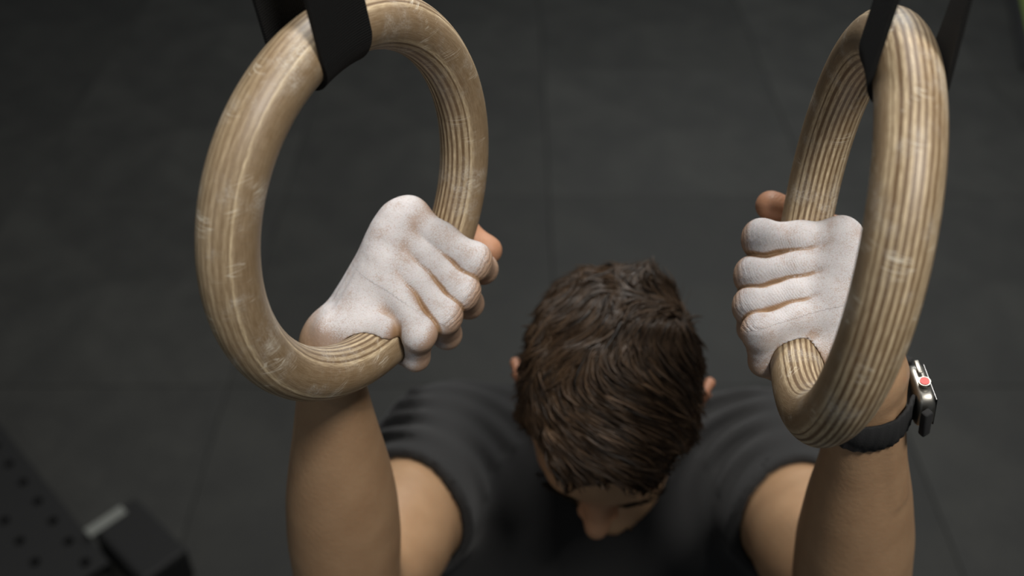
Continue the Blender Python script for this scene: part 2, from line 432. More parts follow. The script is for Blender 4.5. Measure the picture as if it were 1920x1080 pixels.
def isosurface(trees, fn, lo, hi, h, n=20, keep=None, tkeep=None):
    """naive surface nets over sparse tiles; fn(P, E) with E[k](P) the pruned tree k"""
    lo = np.asarray(lo, float); hi = np.asarray(hi, float)
    nt = np.ceil((hi - lo) / (h * n)).astype(int)
    T = np.stack(np.meshgrid(*[np.arange(k) for k in nt], indexing='ij'), -1).reshape(-1, 3)
    cen = lo + (T + 0.5) * h * n; rad = h * (n + 2) * 0.5 * math.sqrt(3)
    if tkeep is not None: ok = tkeep(cen, rad); T = T[ok]; cen = cen[ok]
    full = [lambda P, t=t: ev(t, P) for t in trees]
    ok = np.abs(fn(cen, full)) < rad * 1.35; T = T[ok]; cen = cen[ok]
    tab = {}
    for t in trees: table(t, cen, tab)
    BIG = 1 << 20
    keys, vs, ns, qs = [], [], [], []; off = 0
    m = n + 2
    g = np.stack(np.meshgrid(*[np.arange(m)] * 3, indexing='ij'), -1).reshape(-1, 3)
    e = h * 0.35
    star = np.concatenate([np.zeros((1, 3)), np.eye(3) * e, -np.eye(3) * e])
    for ti, t in enumerate(T):
        E = [lambda P, t=prune(t_, tab, ti, rad): ev(t, P) for t_ in trees]
        base = t * n - 1
        P = lo + (base + g) * h
        D = fn(P, E).reshape(m, m, m)
        S = D < 0
        if S.all() or not S.any(): continue
        quads = []
        for ax in range(3):
            a1, a2 = (ax + 1) % 3, (ax + 2) % 3
            sl0 = [slice(1, m - 1)] * 3; sl1 = [slice(1, m - 1)] * 3; sl1[ax] = slice(2, m)
            A, B = S[tuple(sl0)], S[tuple(sl1)]
            idx = np.argwhere(A != B)
            if not len(idx): continue
            flip = A[tuple(idx.T)]
            idx = idx + 1
            o1 = np.zeros(3, int); o1[a1] = 1; o2 = np.zeros(3, int); o2[a2] = 1
            q = np.stack([idx, idx - o1, idx - o1 - o2, idx - o2], 1)
            q[~flip] = q[~flip][:, ::-1]
            quads.append(q)
        if not quads: continue
        q = np.concatenate(quads)
        lin = (q[..., 0] * m + q[..., 1]) * m + q[..., 2]
        cells, inv = np.unique(lin.ravel(), return_inverse=True)
        ci = np.stack([cells // (m * m), (cells // m) % m, cells % m], -1)
        acc = np.zeros((len(ci), 3)); cnt = np.zeros(len(ci))
        for ax in range(3):
            a1, a2 = (ax + 1) % 3, (ax + 2) % 3
            for d1 in (0, 1):
                for d2 in (0, 1):
                    p0 = ci.copy(); p0[:, a1] += d1; p0[:, a2] += d2; p1 = p0.copy(); p1[:, ax] += 1
                    v0 = D[tuple(p0.T)]; v1 = D[tuple(p1.T)]; cr = (v0 < 0) != (v1 < 0)
                    tt = np.where(cr, v0 / np.where(cr, v0 - v1, 1), 0)
                    pos = p0.astype(float); pos[:, ax] += tt
                    acc[cr] += pos[cr]; cnt[cr] += 1
        X = lo + (base + acc / cnt[:, None]) * h
        for it in range(2):
            W_ = fn((X[None] + star[:, None]).reshape(-1, 3), E).reshape(7, -1)
            G = (W_[1:4] - W_[4:7]).T / (2 * e)
            gn = np.linalg.norm(G, axis=1) + 1e-9; N = G / gn[:, None]
            X = X - N * np.clip(W_[0] / gn, -h * .6, h * .6)[:, None]
        gi = base + ci + 2
        keys.append((gi[:, 0] * BIG + gi[:, 1]) * BIG + gi[:, 2]); vs.append(X); ns.append(N)
        qs.append(inv.reshape(-1, 4) + off); off += len(X)
    K = np.concatenate(keys); Vv = np.concatenate(vs); Nn = np.concatenate(ns); Q = np.concatenate(qs)
    _, first, inv = np.unique(K, return_index=True, return_inverse=True)
    Vv = Vv[first]; Nn = Nn[first]; Q = inv[Q]
    if keep is not None:
        ok = keep(Vv[Q].mean(1)); Q = Q[ok]
        used = np.unique(Q); mp = -np.ones(len(Vv), int); mp[used] = np.arange(len(used)); Vv = Vv[used]; Nn = Nn[used]; Q = mp[Q]
    return Vv, Q, Nn

# ------------------------------------------------------------------ the person
mm = 0.001
DN = np.array([0, -CP, -SP]); FP = np.array([0, -SP, CP]); XX = np.array([1., 0, 0])     # world down, towards camera, right
W_L, E_L, S_L = at(621, 668, 0.652), at(655, 1120, 0.822), at(839, 862, 1.08)
W_R, E_R, S_R = at(1630, 728, 0.628), at(1590, 1130, 0.822), at(1440, 887, 1.08)

def torus_sdf(R, grow=0.0):
    A = np.stack([R['t'], R['s'], R['n']])
    def f(P):
        q = (P - R['C']) @ A.T; l = np.hypot(q[:, 0], q[:, 1]) - RM
        return np.hypot(l, q[:, 2]) - RT - grow
    return f

def build_hand(R, sx, us, W, E, spec, thumb, heel):
    """us: ring angle (deg) of index..little; spec: per finger list of (x, v, dt) mm for MCP, PIP, DIP, tip"""
    J = []
    frames = []
    for ud in us:
        u = math.radians(ud); Q = ring_Q(R, u); T = ring_T(R, u)      # T: little -> index
        V = -Q; V = nrm(V - T * (V @ T)); X = nrm(np.cross(V, T)) ;
        if X[0] * sx < 0: X = -X
        frames.append((Q, X, V, T))
    loc = lambda i, p: frames[i][0] + frames[i][1] * p[0] * mm + frames[i][2] * p[1] * mm + frames[i][3] * p[2] * mm
    for i in range(4): J.append([loc(i, p) for p in spec[i]])
    rad = [(12.4, 11.3, 11.4, 9.6, 8.3), (12.4, 10.5, 11.1, 9.6, 8.5), (11.8, 10.2, 10.6, 9.2, 8.1), (10.8, 9.6, 9.9, 8.6, 7.5)]
    fingers = []
    for i in range(4):
        m_, p_, d_, t_ = J[i]; a, b, c, d, e = [x * mm for x in rad[i]]
        mid = m_ * .5 + p_ * .5
        dors = frames[i][2] * 0.0012
        tw = frames[i][3]
        fingers.append(U(0.004, [cone(m_, mid, a * .95, b * 1.0), cone(mid, p_, b * 1.0, c * .93), cone(p_ + dors * .6 - tw * .0022, p_ + dors * .6 + tw * .0022, c * .93), cone(p_, d_, c * .95, d), cone(d_, t_, d, e)]))
    # palm and back of the hand
    mcp = [j[0] for j in J]
    row = nrm(mcp[0] - mcp[3]); ax = nrm(np.mean(mcp, 0) - W); row = nrm(row - ax * (row @ ax)); pal = nrm(np.cross(row, ax))
    if pal[2] > 0: pal = -pal                                # palmar side faces away from the camera
    wo = [17, 6, -5, -15]
    car = [W + row * o_ * mm + ax * 6 * mm for o_ in wo]
    palm = []
    for i in range(4):
        palm.append(cone(mcp[i], car[i], (11.8, 12.4, 11.8, 10.8)[i] * mm, 15 * mm))
        palm.append(cone(mcp[i] * .8 + car[i] * .2 + pal * 9 * mm, car[i] + pal * 7 * mm, 12 * mm, 14 * mm))
        palm.append(cone(mcp[i] - pal * 3.0 * mm, mcp[i] - pal * 2.6 * mm + ax * 4 * mm, (10.0, 12.4, 11.8, 10.8)[i] * mm))         # knuckle heads
    for i in range(3):                                        # webs between the fingers
        m1 = (mcp[i] + mcp[i + 1]) / 2; p1 = (J[i][1] + J[i + 1][1]) / 2; w_ = m1 + (p1 - m1) * (0.22, 0.27, 0.32)[i]
        palm.append(cone(m1 - frames[i][2] * .006, w_ - frames[i][2] * .010, 9.5 * mm, 6.5 * mm))
    palm.append(cone(*heel))                                  # flesh squeezed over the ring
    # hypothenar pad
    palm.append(cone(car[3] - row * 3 * mm + ax * 22 * mm, mcp[3] - row * 4 * mm - ax * 10 * mm, 12 * mm, 10.5 * mm))
    palm.append(cone(car[3] + pal * 8 * mm - row * 2 * mm + ax * 8 * mm, mcp[3] + pal * 12 * mm - ax * 14 * mm, 14 * mm, 12 * mm))
    tj = [car[0] + pal * 10 * mm + row * 3 * mm] + [loc(0, p) for p in thumb]
    thenar = U(0.012, [cone(tj[0], tj[1], 17 * mm, 13 * mm), cone(tj[0] + row * -8 * mm, tj[1] - row * 4 * mm, 15 * mm, 11 * mm)])
    thumb_n = U(0.005, [cone(tj[1], tj[2], 11.0 * mm, 10.2 * mm), cone(tj[2], tj[3], 10.2 * mm, 8.6 * mm), cone(tj[3], tj[3] + (tj[3] - tj[2]) * .04, 8.8 * mm)])
    F_ = U(0.0008, fingers)
    P_ = U(0.0095, palm + [thenar])
    # tendons on the back of the hand
    tend = U(0.002, [cone(mcp[i] - pal * 10.8 * mm - ax * 5 * mm, car[i] - pal * 12.8 * mm, 3.2 * mm, 2.6 * mm) for i in range(4)])
    hand = U(0.0028, [U(0.0055, [P_, F_]), thumb_n])
    hand = U(0.006, [hand, tend])
    return dict(node=hand, fingers=F_, thumb=thumb_n, W=W, ax=ax, row=row, pal=pal, mcp=mcp, J=J, car=car)

specL = [[(-27, 18, -1), (19, 25, -14), (27, -3, -17), (10, -22, -11)],
         [(-32, 19, 6), (20, 26, -15), (28, -4, -16), (9, -23, -11)],
         [(-32, 18, 7), (18, 26, -16), (26, -3, -17), (9, -22, -12)],
         [(-28, 16, 8), (12, 25, -16), (19, 2, -19), (8, -17, -15)]]
HL = build_hand(RL, 1, (173.2, 160.8, 149, 136.5), W_L, E_L, specL, [(-24, -22, -6), (6, -30, 4), (27, -26, -4)],
                (at(628, 622, .630), at(716, 618, .622), .0115, .0100))
specR = [[(-21, 17, -3), (25.5, 22, -9), (26, -6, -13), (9, -23, -9)],
         [(-25, 21, 6), (27.5, 22, -12), (27, -6, -15), (9, -23, -11)],
         [(-25, 20, 8), (27, 21, -13), (26, -6, -16), (9, -22, -12)],
         [(-22, 18, 9), (21.5, 21, -13), (19, -2, -19), (9, -18, -16)]]
HR = build_hand(RR, -1, (182.5, 168.5, 155.5, 143), W_R, E_R, specR, [(-22, -22, 0), (2, -30, 12), (24, -22, 15)],
                (at(1478, 641, .6165), at(1590, 690, .610), .0108, .0125))

def build_arm(H, W, E, S, side):
    a = nrm(E - W); row = nrm(H['row'] - a * (H['row'] @ a)); p = nrm(np.cross(row, a))
    if p[2] > 0: p = -p
    out = XX * side
    L = lambda t: W * (1 - t) + E * t
    if side < 0: prof = ([-.02, .08, .19, .40, .52, .68, .9, 1.0], [.0265, .0265, .0295, .0385, .0420, .0440, .0425, .038], [.74, .76, .84, .92, .95, .96, .96, 1])
    else: prof = ([-.02, .06, .27, .42, .62, .85, 1.0], [.0250, .0255, .0310, .0375, .0440, .0460, .040], [.76, .78, .86, .90, .92, .94, 1])
    fore = [limb(W, E, row, *prof)]
    M = lambda t: E * (1 - t) + S * t
    up = nrm(np.cross(nrm(S - E), XX)); 
    if up @ DN > 0: up = -up
    upper = [cone(M(-.02), M(.35), 38 * mm, 44 * mm), cone(M(.35), M(.7), 45 * mm, 50 * mm), cone(M(.7), M(1.0), 51 * mm, 58 * mm),
             cone(M(.3) + up * 12 * mm, M(.6) + up * 14 * mm, 34 * mm, 38 * mm), cone(M(.25) - up * 10 * mm, M(.7) - up * 14 * mm, 34 * mm, 40 * mm)]
    tend = [cone(L(.03) - p * 15.5 * mm + row * o_ * mm, L(.35) - p * 25 * mm + row * o_ * .8 * mm, 4.5 * mm, 5.5 * mm) for o_ in (-6, 6)]
    return U(0.02, [fore[0], U(0.03, upper)]), U(0.004, tend)
AL, tL = build_arm(HL, W_L, E_L, S_L, -1); AR, tR = build_arm(HR, W_R, E_R, S_R, 1)

# head frame
HC = at(1143, 735, 0.915)
vdir = nrm(-HC)                                       # towards the camera
roll = math.radians(5.5)
dnI = np.array([-math.sin(roll), -math.cos(roll), 0.0]); dnI = nrm(dnI - vdir * (dnI @ vdir))
tilt = math.radians(8)
hF = nrm(dnI * math.cos(tilt) + vdir * math.sin(tilt)); hU = nrm(vdir * math.cos(tilt) - dnI * math.sin(tilt)); hR = np.cross(hU, hF)
if hR[0] < 0: hR = -hR
HA = np.stack([hR, hF, hU])
hp = lambda r, f_, u_: HC + (hR * r + hF * f_ + hU * u_) * mm
def head_nodes():
    cran = U(0.03, [ell(hp(0, -7, 42), (.070, .091, .083), HA), ell(hp(0, 25, 30), (.060, .070, .070), HA)])
    face = U(0.02, [ell(hp(0, 30, -18), (.056, .062, .075), HA), cone(hp(-38, 30, -62), hp(0, 78, -86), .020, .016), cone(hp(38, 30, -62), hp(0, 78, -86), .020, .016),
                    cone(hp(-30, 82, 28), hp(30, 82, 28), .0115), cone(hp(-40, 62, -8), hp(-30, 72, -14), .016, .014), cone(hp(40, 62, -8), hp(30, 72, -14), .016, .014),
                    ell(hp(0, 76, -48), (.030, .026, .026), HA), ell(hp(0, 90, -88), (.019, .014, .014), HA)])
    nose = U(0.008, [cone(hp(-9, 86, 14), hp(-4, 108, -12), .008, .0075), cone(hp(9, 86, 14), hp(4, 108, -12), .008, .0075), cone(hp(0, 92, 20), hp(0, 117, -10), .0085, .0090), cone(hp(0, 118, -12), hp(0, 121, -15), .0090, .0090), cone(hp(-12, 106, -18), hp(-8, 100, -16), .0066), cone(hp(12, 106, -18), hp(8, 100, -16), .0066)])
    lips = U(0.004, [cone(hp(-18, 94, -44), hp(0, 102, -41), .0035, .0055), cone(hp(18, 94, -44), hp(0, 102, -41), .0035, .0055),
                     cone(hp(-16, 93, -49), hp(0, 100, -51), .004, .0065), cone(hp(16, 93, -49), hp(0, 100, -51), .004, .0065)])
    ears = []
    for s in (-1, 1):
        c0 = hp(s * 76, 0, 2)
        ax1 = nrm(hR * s * .85 - hF * .5); ax2 = nrm(np.cross(hU, ax1)); A = np.stack([ax2, ax1, hU])
        pts = [hp(s * 69, 21, -12), hp(s * 75, 13, -26), hp(s * 80, 0, -18), hp(s * 86, -14, 4), hp(s * 86, -14, 22), hp(s * 80, 0, 33), hp(s * 74, 16, 27), hp(s * 69, 24, 12)]
        helix = [cone(pts[i], pts[i + 1], .0042 if 0 < i < 6 else .0048) for i in range(7)]
        ears.append(U(0.003, helix + [ell(hp(s * 74, 3, 4), (.0035, .019, .026), A), cone(hp(s * 73, 0, -10), hp(s * 77, -3, 12), .004)]))
    return cran, face, nose, lips, ears
CR, FA, NO, LI, EA = head_nodes()
eyes = [cone(hp(s * 31, 76, 14), hp(s * 31, 76.1, 14), .0125) for s in (-1, 1)]
sock = [cone(hp(s * 31, 97, 15), hp(s * 36, 95, 14), .0125) for s in (-1, 1)]
NB = (S_L + S_R) / 2 + DN * -0.012 + FP * -0.012
neck = U(0.02, [cone(hp(0, -38, -20), NB, .050, .060), cone(hp(-22, -20, -30), NB + XX * -.03 + FP * .01, .030, .035), cone(hp(22, -20, -30), NB + XX * .03 + FP * .01, .030, .035)])
SM = (S_L + S_R) / 2
BA = np.stack([XX, FP, -DN])
tp = lambda x, f_, d_: SM + XX * x + FP * f_ + DN * d_
torso = U(0.05, [ell(tp(0, -.01, .13), (.165, .105, .20), BA), ell(tp(-.075, .055, .10), (.088, .05, .085), BA), ell(tp(.075, .055, .10), (.088, .05, .085), BA),
                 ell(tp(0, .0, .33), (.140, .098, .20), BA), ell(tp(0, -.01, .48), (.155, .11, .14), BA),
                 cone(NB + FP * -.02, S_L * .72 + NB * .28 + FP * -.015, .050, .045), cone(NB + FP * -.02, S_R * .72 + NB * .28 + FP * -.015, .050, .045),
                 cone(S_L, tp(-.10, .02, .10), .060, .07), cone(S_R, tp(.10, .02, .10), .060, .07)])
smw = np.array(V2W @ Vector(SM))
legs = []
for s in (-1, 1):
    hip = tp(s * .085, -.01, .56); kn = tp(s * .105, .05, .56 + (smw[2] - .56) * .47); an = tp(s * .115, -.02, smw[2] - .085)
    legs += [cone(hip, kn, .085, .058), cone(kn, kn * .6 + an * .4 + FP * -.012, .055, .054), cone(kn * .6 + an * .4 + FP * -.012, an, .050, .034), cone(an, tp(s * .125, .12, smw[2] - .035), .035, .028), cone(an, an + FP * -.03 + DN * .045, .033, .030)]
LEG = U(0.03, legs)
TL, TR = torus_sdf(RL, 0.0002), torus_sdf(RR, 0.0002)

headn = U(0.003, [Cut(0.014, U(0.004, [U(0.010, [U(0.022, [CR, FA]), NO]), LI]), sock)] + eyes)
HEADT = U(0.006, [headn] + EA)
head_prim = lambda P: ev(HEADT, P)
armsL = U(0.010, [HL['node'], U(0.006, [AL, tL])]); armsR = U(0.010, [HR['node'], U(0.006, [AR, tR])])
BODY0 = U(0.002, [U(0.03, [U(0.018, [HEADT, neck]), U(0.045, [torso, AL, AR]), LEG]), armsL, armsR])
BODY = Cut(0.0004, BODY0, [TL, TR])
body_f = lambda P: ev(BODY, P)
plain = lambda P, E: E[0](P)

# the hands are meshed fine, arms and head medium, the clothed trunk and legs coarse
def hand_region(P):
    out = None
    for H, W in ((HL, W_L), (HR, W_R)):
        a = np.maximum(-((P - W) @ H['ax']) - 0.022, np.linalg.norm(P - (W + H['ax'] * .06), axis=1) - .14)
        out = a if out is None else np.minimum(out, a)
    return out
def arm_region(P):
    inarm = np.minimum(np.minimum(cone(W_L, E_L, .1)(P), cone(W_R, E_R, .1)(P)), np.minimum(cone(E_L, E_L * .45 + S_L * .55, .1)(P), cone(E_R, E_R * .45 + S_R * .55, .1)(P)))
    return np.minimum(inarm, cone(HC + hU * .03, HC - hU * .08, .15)(P))
parts = []
import time; t0 = time.time()
for H, W, R in ((HL, W_L, RL), (HR, W_R, RR)):
    pts = np.array([j for f_ in H['J'] for j in f_] + [W, W - H['ax'] * .03])
    parts.append(isosurface([BODY], plain, pts.min(0) - .032, pts.max(0) + .032, 0.00095, 20, lambda P: hand_region(P) < .001, lambda c, r: hand_region(c) < r))
pts = np.array([W_L, E_L, W_R, E_R, S_L, S_R, HC])
parts.append(isosurface([BODY], plain, pts.min(0) - .19, pts.max(0) + .14, 0.0026, 20, lambda P: (hand_region(P) > -.001) & (arm_region(P) < .003),
                        lambda c, r: (hand_region(c) > -r) & (arm_region(c) < r)))
lo = np.minimum.reduce([tp(-.3, f_, d_) for f_ in (-.2, .25) for d_ in (-.12, smw[2])]); hi = np.maximum.reduce([tp(.3, f_, d_) for f_ in (-.2, .25) for d_ in (-.12, smw[2])])
hi[2] = max(hi[2], -0.75)
parts.append(isosurface([BODY], plain, lo, hi, 0.008, 12, lambda P: (hand_region(P) > .01) & (arm_region(P) > -.001), lambda c, r: arm_region(c) > -r))
V = np.concatenate([p[0] for p in parts]); N = np.concatenate([p[2] for p in parts])
off = np.cumsum([0] + [len(p[0]) for p in parts[:-1]]); Q = np.concatenate([p[1] + o_ for p, o_ in zip(parts, off)])
print('body', [len(p[0]) for p in parts], round(time.time() - t0, 1))
# chalk and flush attributes
chalk = np.zeros(len(V)); flush = np.zeros(len(V)); fs = np.full(len(V), 60.)
sst = lambda x, a, b: (lambda t: t * t * (3 - 2 * t))(np.clip((x - a) / (b - a), 0, 1))
for (H, W, R), (i0, i1) in zip(((HL, W_L, RL), (HR, W_R, RR)), ((0, off[1]), (off[1], off[2]))):
    P = V[i0:i1]; n_ = N[i0:i1]
    d1 = ev(H['node'], P + n_ * .006) / .006; d2 = ev(H['node'], P + n_ * .0025) / .0025
    op = sst(d1, .15, .70) * sst(d2, .35, .85)
    al = (P - W) @ H['ax']; wr = sst(al, .000, .034) if R is RL else sst(al, .016, .05)
    th = sst(ev(H['fingers'], P) * 1 - ev(H['thumb'], P), -.002, .004)
    far = sst(-(n_ @ H['pal']), -.60, .25)
    best = np.full(len(P), 9.); 
    for k in range(4):
        m_, p_, d_, t_ = H['J'][k]; df = np.minimum(cone(m_, p_, .010)(P), cone(p_, d_, .009)(P)); sel_ = df < best
        best = np.where(sel_, df, best); bis = nrm(nrm(p_ - m_) + nrm(d_ - p_)); fs[i0:i1] = np.where(sel_, ((P - p_) @ bis) * 1000, fs[i0:i1])
    fs[i0:i1] = np.where(al < .06, 60., fs[i0:i1])
    chalk[i0:i1] = op * wr * (1 - th) * (0.25 + 0.75 * far)
    flush[i0:i1] = th * .5 + .2 * wr * op
i2, i3 = off[2], off[3]
P = V[i2:i3]
flush[i2:i3] = np.clip(.45 * np.exp(-(ev(NO, P).clip(0) / .012) ** 2) + np.exp(-(np.minimum(ev(EA[0], P), ev(EA[1], P)).clip(0) / .006) ** 2), 0, 1)

person = empty('person', (0, 0, 0), 'short-haired man in black T-shirt, head bowed, chalked hands gripping both rings', 'person')
pw = V2W @ Vector(tp(0, 0, 0)); person.location = (pw.x, pw.y, 0)
np_mesh('body', V, Q, M_SKIN, person, attrs=dict(chalk=chalk, flush=flush, fs=fs))

# ---- shirt
VN = {}
def vnoise(P, f, seed):
    if seed not in VN:
        rng_ = np.random.RandomState(seed); D_ = rng_.normal(size=(3, 5)); D_ /= np.linalg.norm(D_, axis=0); VN[seed] = (D_ * rng_.uniform(.6, 1.5, 5), rng_.uniform(0, 6, 5))
    return np.sin(P @ (VN[seed][0] * f) + VN[seed][1]).mean(1)
HEM = {}
for nm, E, S, t in (('L', E_L, S_L, .50), ('R', E_R, S_R, .53)): HEM[nm] = (E * (1 - t) + S * t, nrm(E - S), E, S)
slv = U(0.03, [cone(HEM['L'][0] + (E_L - S_L) * .05, S_L, .058, .068), cone(HEM['R'][0] + (E_R - S_R) * .05, S_R, .058, .068)])
hem_z = .60
shirt_n = U(0.04, [torso, slv, ell(tp(0, -.005, .47), (.165, .118, .22), BA)])
bodyn_s = U(0.045, [torso, AL, AR])
def shirt_f(P, E):
    d = E[0](P) - .009
    fold = 0.
    for k, s_ in (('L', -1), ('R', 1)):
        c0, a, _, S = HEM[k]; q = P - c0; rr_ = np.linalg.norm(q, axis=1)
        # folds ring the bunched-up sleeve and shoulder
        wgt = sst(rr_, .055, .085) * sst(rr_, .27, .15) * sst(q @ -DN, -.03, .03)
        ang = np.arctan2(q @ -DN, q @ XX * s_)
        fold = fold + wgt * (.0052 * np.sin(rr_ * 2 * PI / .026 + 2.0 * vnoise(P, 26, 3)) * (.6 + .5 * np.sin(ang * 2.3 + s_)))
    big = .004 * vnoise(P, 28, 5) + .0025 * np.sin((P @ DN) * 45 + 5 * vnoise(P, 12, 8) + (P[:, 0] - .1) * 30)
    d = d - np.maximum(fold * 1.25 + big, -.0065)
    for k in 'LR':
        c0, a, _, S = HEM[k]; near = np.linalg.norm(P - c0, axis=1) < .13
        cut = (P - c0) @ a - .004 * np.sin(np.arctan2(P[:, 1] - c0[1], P[:, 0] - c0[0]) * 3)
        d = np.where(near, np.maximum(d, cut), d)
        d = np.where(near, np.maximum(d, -np.maximum(E[1 if k == 'L' else 2](P) - .0025, -(cut + .02))), d)
    d = np.maximum(d, (P - SM) @ DN - hem_z)
    # neckline: round hole tilted to the front
    nc = NB - DN * .035 + FP * .03
    hole = np.sqrt(((P - nc) @ XX) ** 2 + (((P - nc) @ FP) * .95) ** 2) - .060
    d = np.maximum(d, -np.maximum(hole, ((P - nc) @ DN) - .052 - .35 * ((P - nc) @ FP)))
    return d * .8
t0 = time.time()
lo2 = np.minimum(S_L, E_L) ; pts = np.array([S_L, S_R, tp(-.2, .2, .62), tp(.2, -.2, .62), tp(-.2, -.2, .62), HEM['L'][0], HEM['R'][0]])
SV, SQ, SN = isosurface([shirt_n, AL, AR], shirt_f, pts.min(0) - .10, pts.max(0) + .10, 0.0042, 18)
print('shirt', len(SV), round(time.time() - t0, 1))
shirt = np_mesh('t_shirt', SV, SQ, M_SHIRT, person)
shirt['label'] = 'black short-sleeved cotton T-shirt'
# ---- shorts and shoes (below the frame, but he stands on the floor)
shn = U(0.04, [ell(tp(0, -.01, .52), (.165, .125, .12), BA)] + [cone(tp(s * .085, -.01, .56), tp(s * .108, .03, .93), .098, .092) for s in (-1, 1)])
def shorts_f(P, E):
    return np.maximum(np.maximum(E[0](P) - .004 * vnoise(P, 25, 11), (P - SM) @ DN - .93), -((P - SM) @ DN - .44))
pts = np.array([tp(x, f_, d_) for x in (-.22, .22) for f_ in (-.16, .16) for d_ in (.42, .95)])
a, b, _ = isosurface([shn], shorts_f, pts.min(0), pts.max(0), 0.010, 12); np_mesh('shorts', a, b, M_SHORTS, person)
for s in (-1, 1):
    an = tp(s * .115, -.02, smw[2] - .085); zf = smw[2]
    shoe = U(0.03, [cone(an + DN * .01, an + DN * .03 + FP * -.01, .045, .046), cone(tp(s * .117, 0, zf - .055), tp(s * .128, .14, zf - .045), .044, .038)])
    ff = lambda P, E: np.maximum(np.maximum(E[0](P), (P - SM) @ DN - (zf - .021)), -((P - SM) @ DN - (zf - .13)))
    fs = lambda P, E: np.maximum(np.maximum(E[0](P) - .004, (P - SM) @ DN - (zf - .0005)), -((P - SM) @ DN - (zf - .021)))
    pts = np.array([tp(s * .12 + x, f_, d_) for x in (-.07, .07) for f_ in (-.12, .2) for d_ in (zf - .15, zf + .01)])
    a, b, _ = isosurface([shoe], ff, pts.min(0), pts.max(0), 0.006, 12); so = np_mesh('shoe', a, b, M_SHOE, person)
    a, b, _ = isosurface([shoe], fs, pts.min(0), pts.max(0), 0.006, 12); np_mesh('sole', a, b, M_SOLE, so)

# ---- hair
def hairline(q):                                      # q in head frame (mm-less metres): lowest U covered by hair
    f_ = q[:, 1]; s_ = np.abs(q[:, 0])
    base = np.interp(f_, [-.12, -.08, -.035, -.01, .015, .03, .05, .075, .10], [-.060, -.055, -.030, .030, -.005, .012, .056, .080, .084])
    return base + .010 * np.sin(q[:, 0] * 90 + 1) * (f_ > .06) + .012 * sst(s_, .035, .06) * (f_ > .04)
def hair_f(P, E=None):
    d = ev(CR, P)
    q = (P - HC) @ HA.T
    vol = .0045 + .009 * sst(q[:, 2], .05, .12) + .003 * sst(q[:, 1], .02, .09) * sst(q[:, 2], .06, .1)
    lump = .0062 * vnoise(q, 85, 21) + .0030 * vnoise(q, 230, 22)
    front = sst(q[:, 2] - hairline(q), -.006, .012)
    return (d - (vol + lump) * front + .004 * (1 - front)) * .8
pts = np.array([HC - .14, HC + .14])
a, b, n_ = isosurface([CR], hair_f, pts[0] - .02, pts[1] + .02, 0.0035, 16, keep=lambda P: ((P - HC) @ HA.T)[:, 2] > hairline((P - HC) @ HA.T) - .006)
hair = np_mesh('hair', a, b, M_HAIR, person, attrs=dict(tone=.12 + .2 * (vnoise((a - HC) @ HA.T, 120, 2) + .5)))
hair['label'] = 'short brown hair, messy waves'; 
# locks lying over the scalp, swirling forward from the crown
rng = np.random.RandomState(5)
q = (a - HC) @ HA.T; ok = np.where((q[:, 2] > hairline(q) + .004))[0]
wts = 1 + 1.5 * sst(q[ok, 2], .0, .1); sel = rng.choice(ok, 8500, p=wts / wts.sum())
P = a[sel].copy(); Nn = n_[sel]; L0 = rng.uniform(.022, .042, len(sel)); R0 = rng.uniform(.0005, .0011, len(sel))
tone = np.clip(rng.normal(.5, .25, len(sel)), 0, 1)
whorl = np.array([-.012, -.060, .115])
def flow(P):
    q = (P - HC) @ HA.T
    v = q - whorl; v[:, 2] *= .6; rr_ = np.linalg.norm(v, axis=1) + 1e-6
    rad_ = v / rr_[:, None]; sw = np.stack([rad_[:, 1], -rad_[:, 0], 0 * rr_], -1)
    k = np.exp(-(rr_ / .045))[:, None]
    wav = vnoise(q, 42, 31)[:, None]; wav2 = vnoise(q, 130, 33)[:, None]
    d = rad_ * .8 + sw * (1.3 * k) + np.array([0, .55, 0]) + np.array([1., 0, 0]) * (wav * 3.2 + wav2 * 1.2) + np.array([0, 1., 0]) * vnoise(q, 48, 37)[:, None] * 1.2 + sw * .25
    side = sst(np.abs(q[:, 0]), .05, .075)[:, None]; d = d * (1 - side) + side * np.array([0, .35, -1.0])
    return d @ HA
SEG = 6; rings = []
cur = P - Nn * .0015; 
lift = rng.uniform(.0, .0035, len(sel)) + .006 * (rng.uniform(size=len(sel)) > .93)
tjit = rng.normal(0, .22, (len(sel), 3))
for sgm in range(SEG + 1):
    e = .001
    g_ = np.stack([hair_f(cur + e * np.eye(3)[k]) - hair_f(cur - e * np.eye(3)[k]) for k in range(3)], -1); g_ /= np.linalg.norm(g_, axis=1)[:, None] + 1e-9
    hd = np.clip(hair_f(cur), -.02, .02) / .8
    tgt = .0006 + lift * (sgm / SEG) ** 1.5
    pos = cur + g_ * (tgt - hd)[:, None]
    d = flow(pos) + tjit; d -= g_ * np.einsum('ij,ij->i', d, g_)[:, None]; d /= np.linalg.norm(d, axis=1)[:, None] + 1e-9
    b_ = np.cross(g_, d); rr_ = R0 * (1.0, 1.1, 1.1, 1.0, .8, .5, .12)[sgm]
    rings.append(np.stack([pos + b_ * (rr_ * 1.6)[:, None], pos + g_ * rr_[:, None], pos - b_ * (rr_ * 1.6)[:, None]], 1))
    cur = pos + d * (L0 / SEG)[:, None]
RG = np.stack(rings, 1)                               # n, SEG+1, 3, 3
nS = len(sel); idx = np.arange(nS * (SEG + 1) * 3).reshape(nS, SEG + 1, 3); FQ = []
for j in range(3):
    jj = (j + 1) % 3; FQ.append(np.stack([idx[:, :-1, j], idx[:, :-1, jj], idx[:, 1:, jj], idx[:, 1:, j]], -1).reshape(-1, 4))
locks = np_mesh('hair_strands', RG.reshape(-1, 3), np.concatenate(FQ), M_HAIR, hair, attrs=dict(tone=np.repeat(tone, (SEG + 1) * 3)))
locks['kind'] = 'stuff'
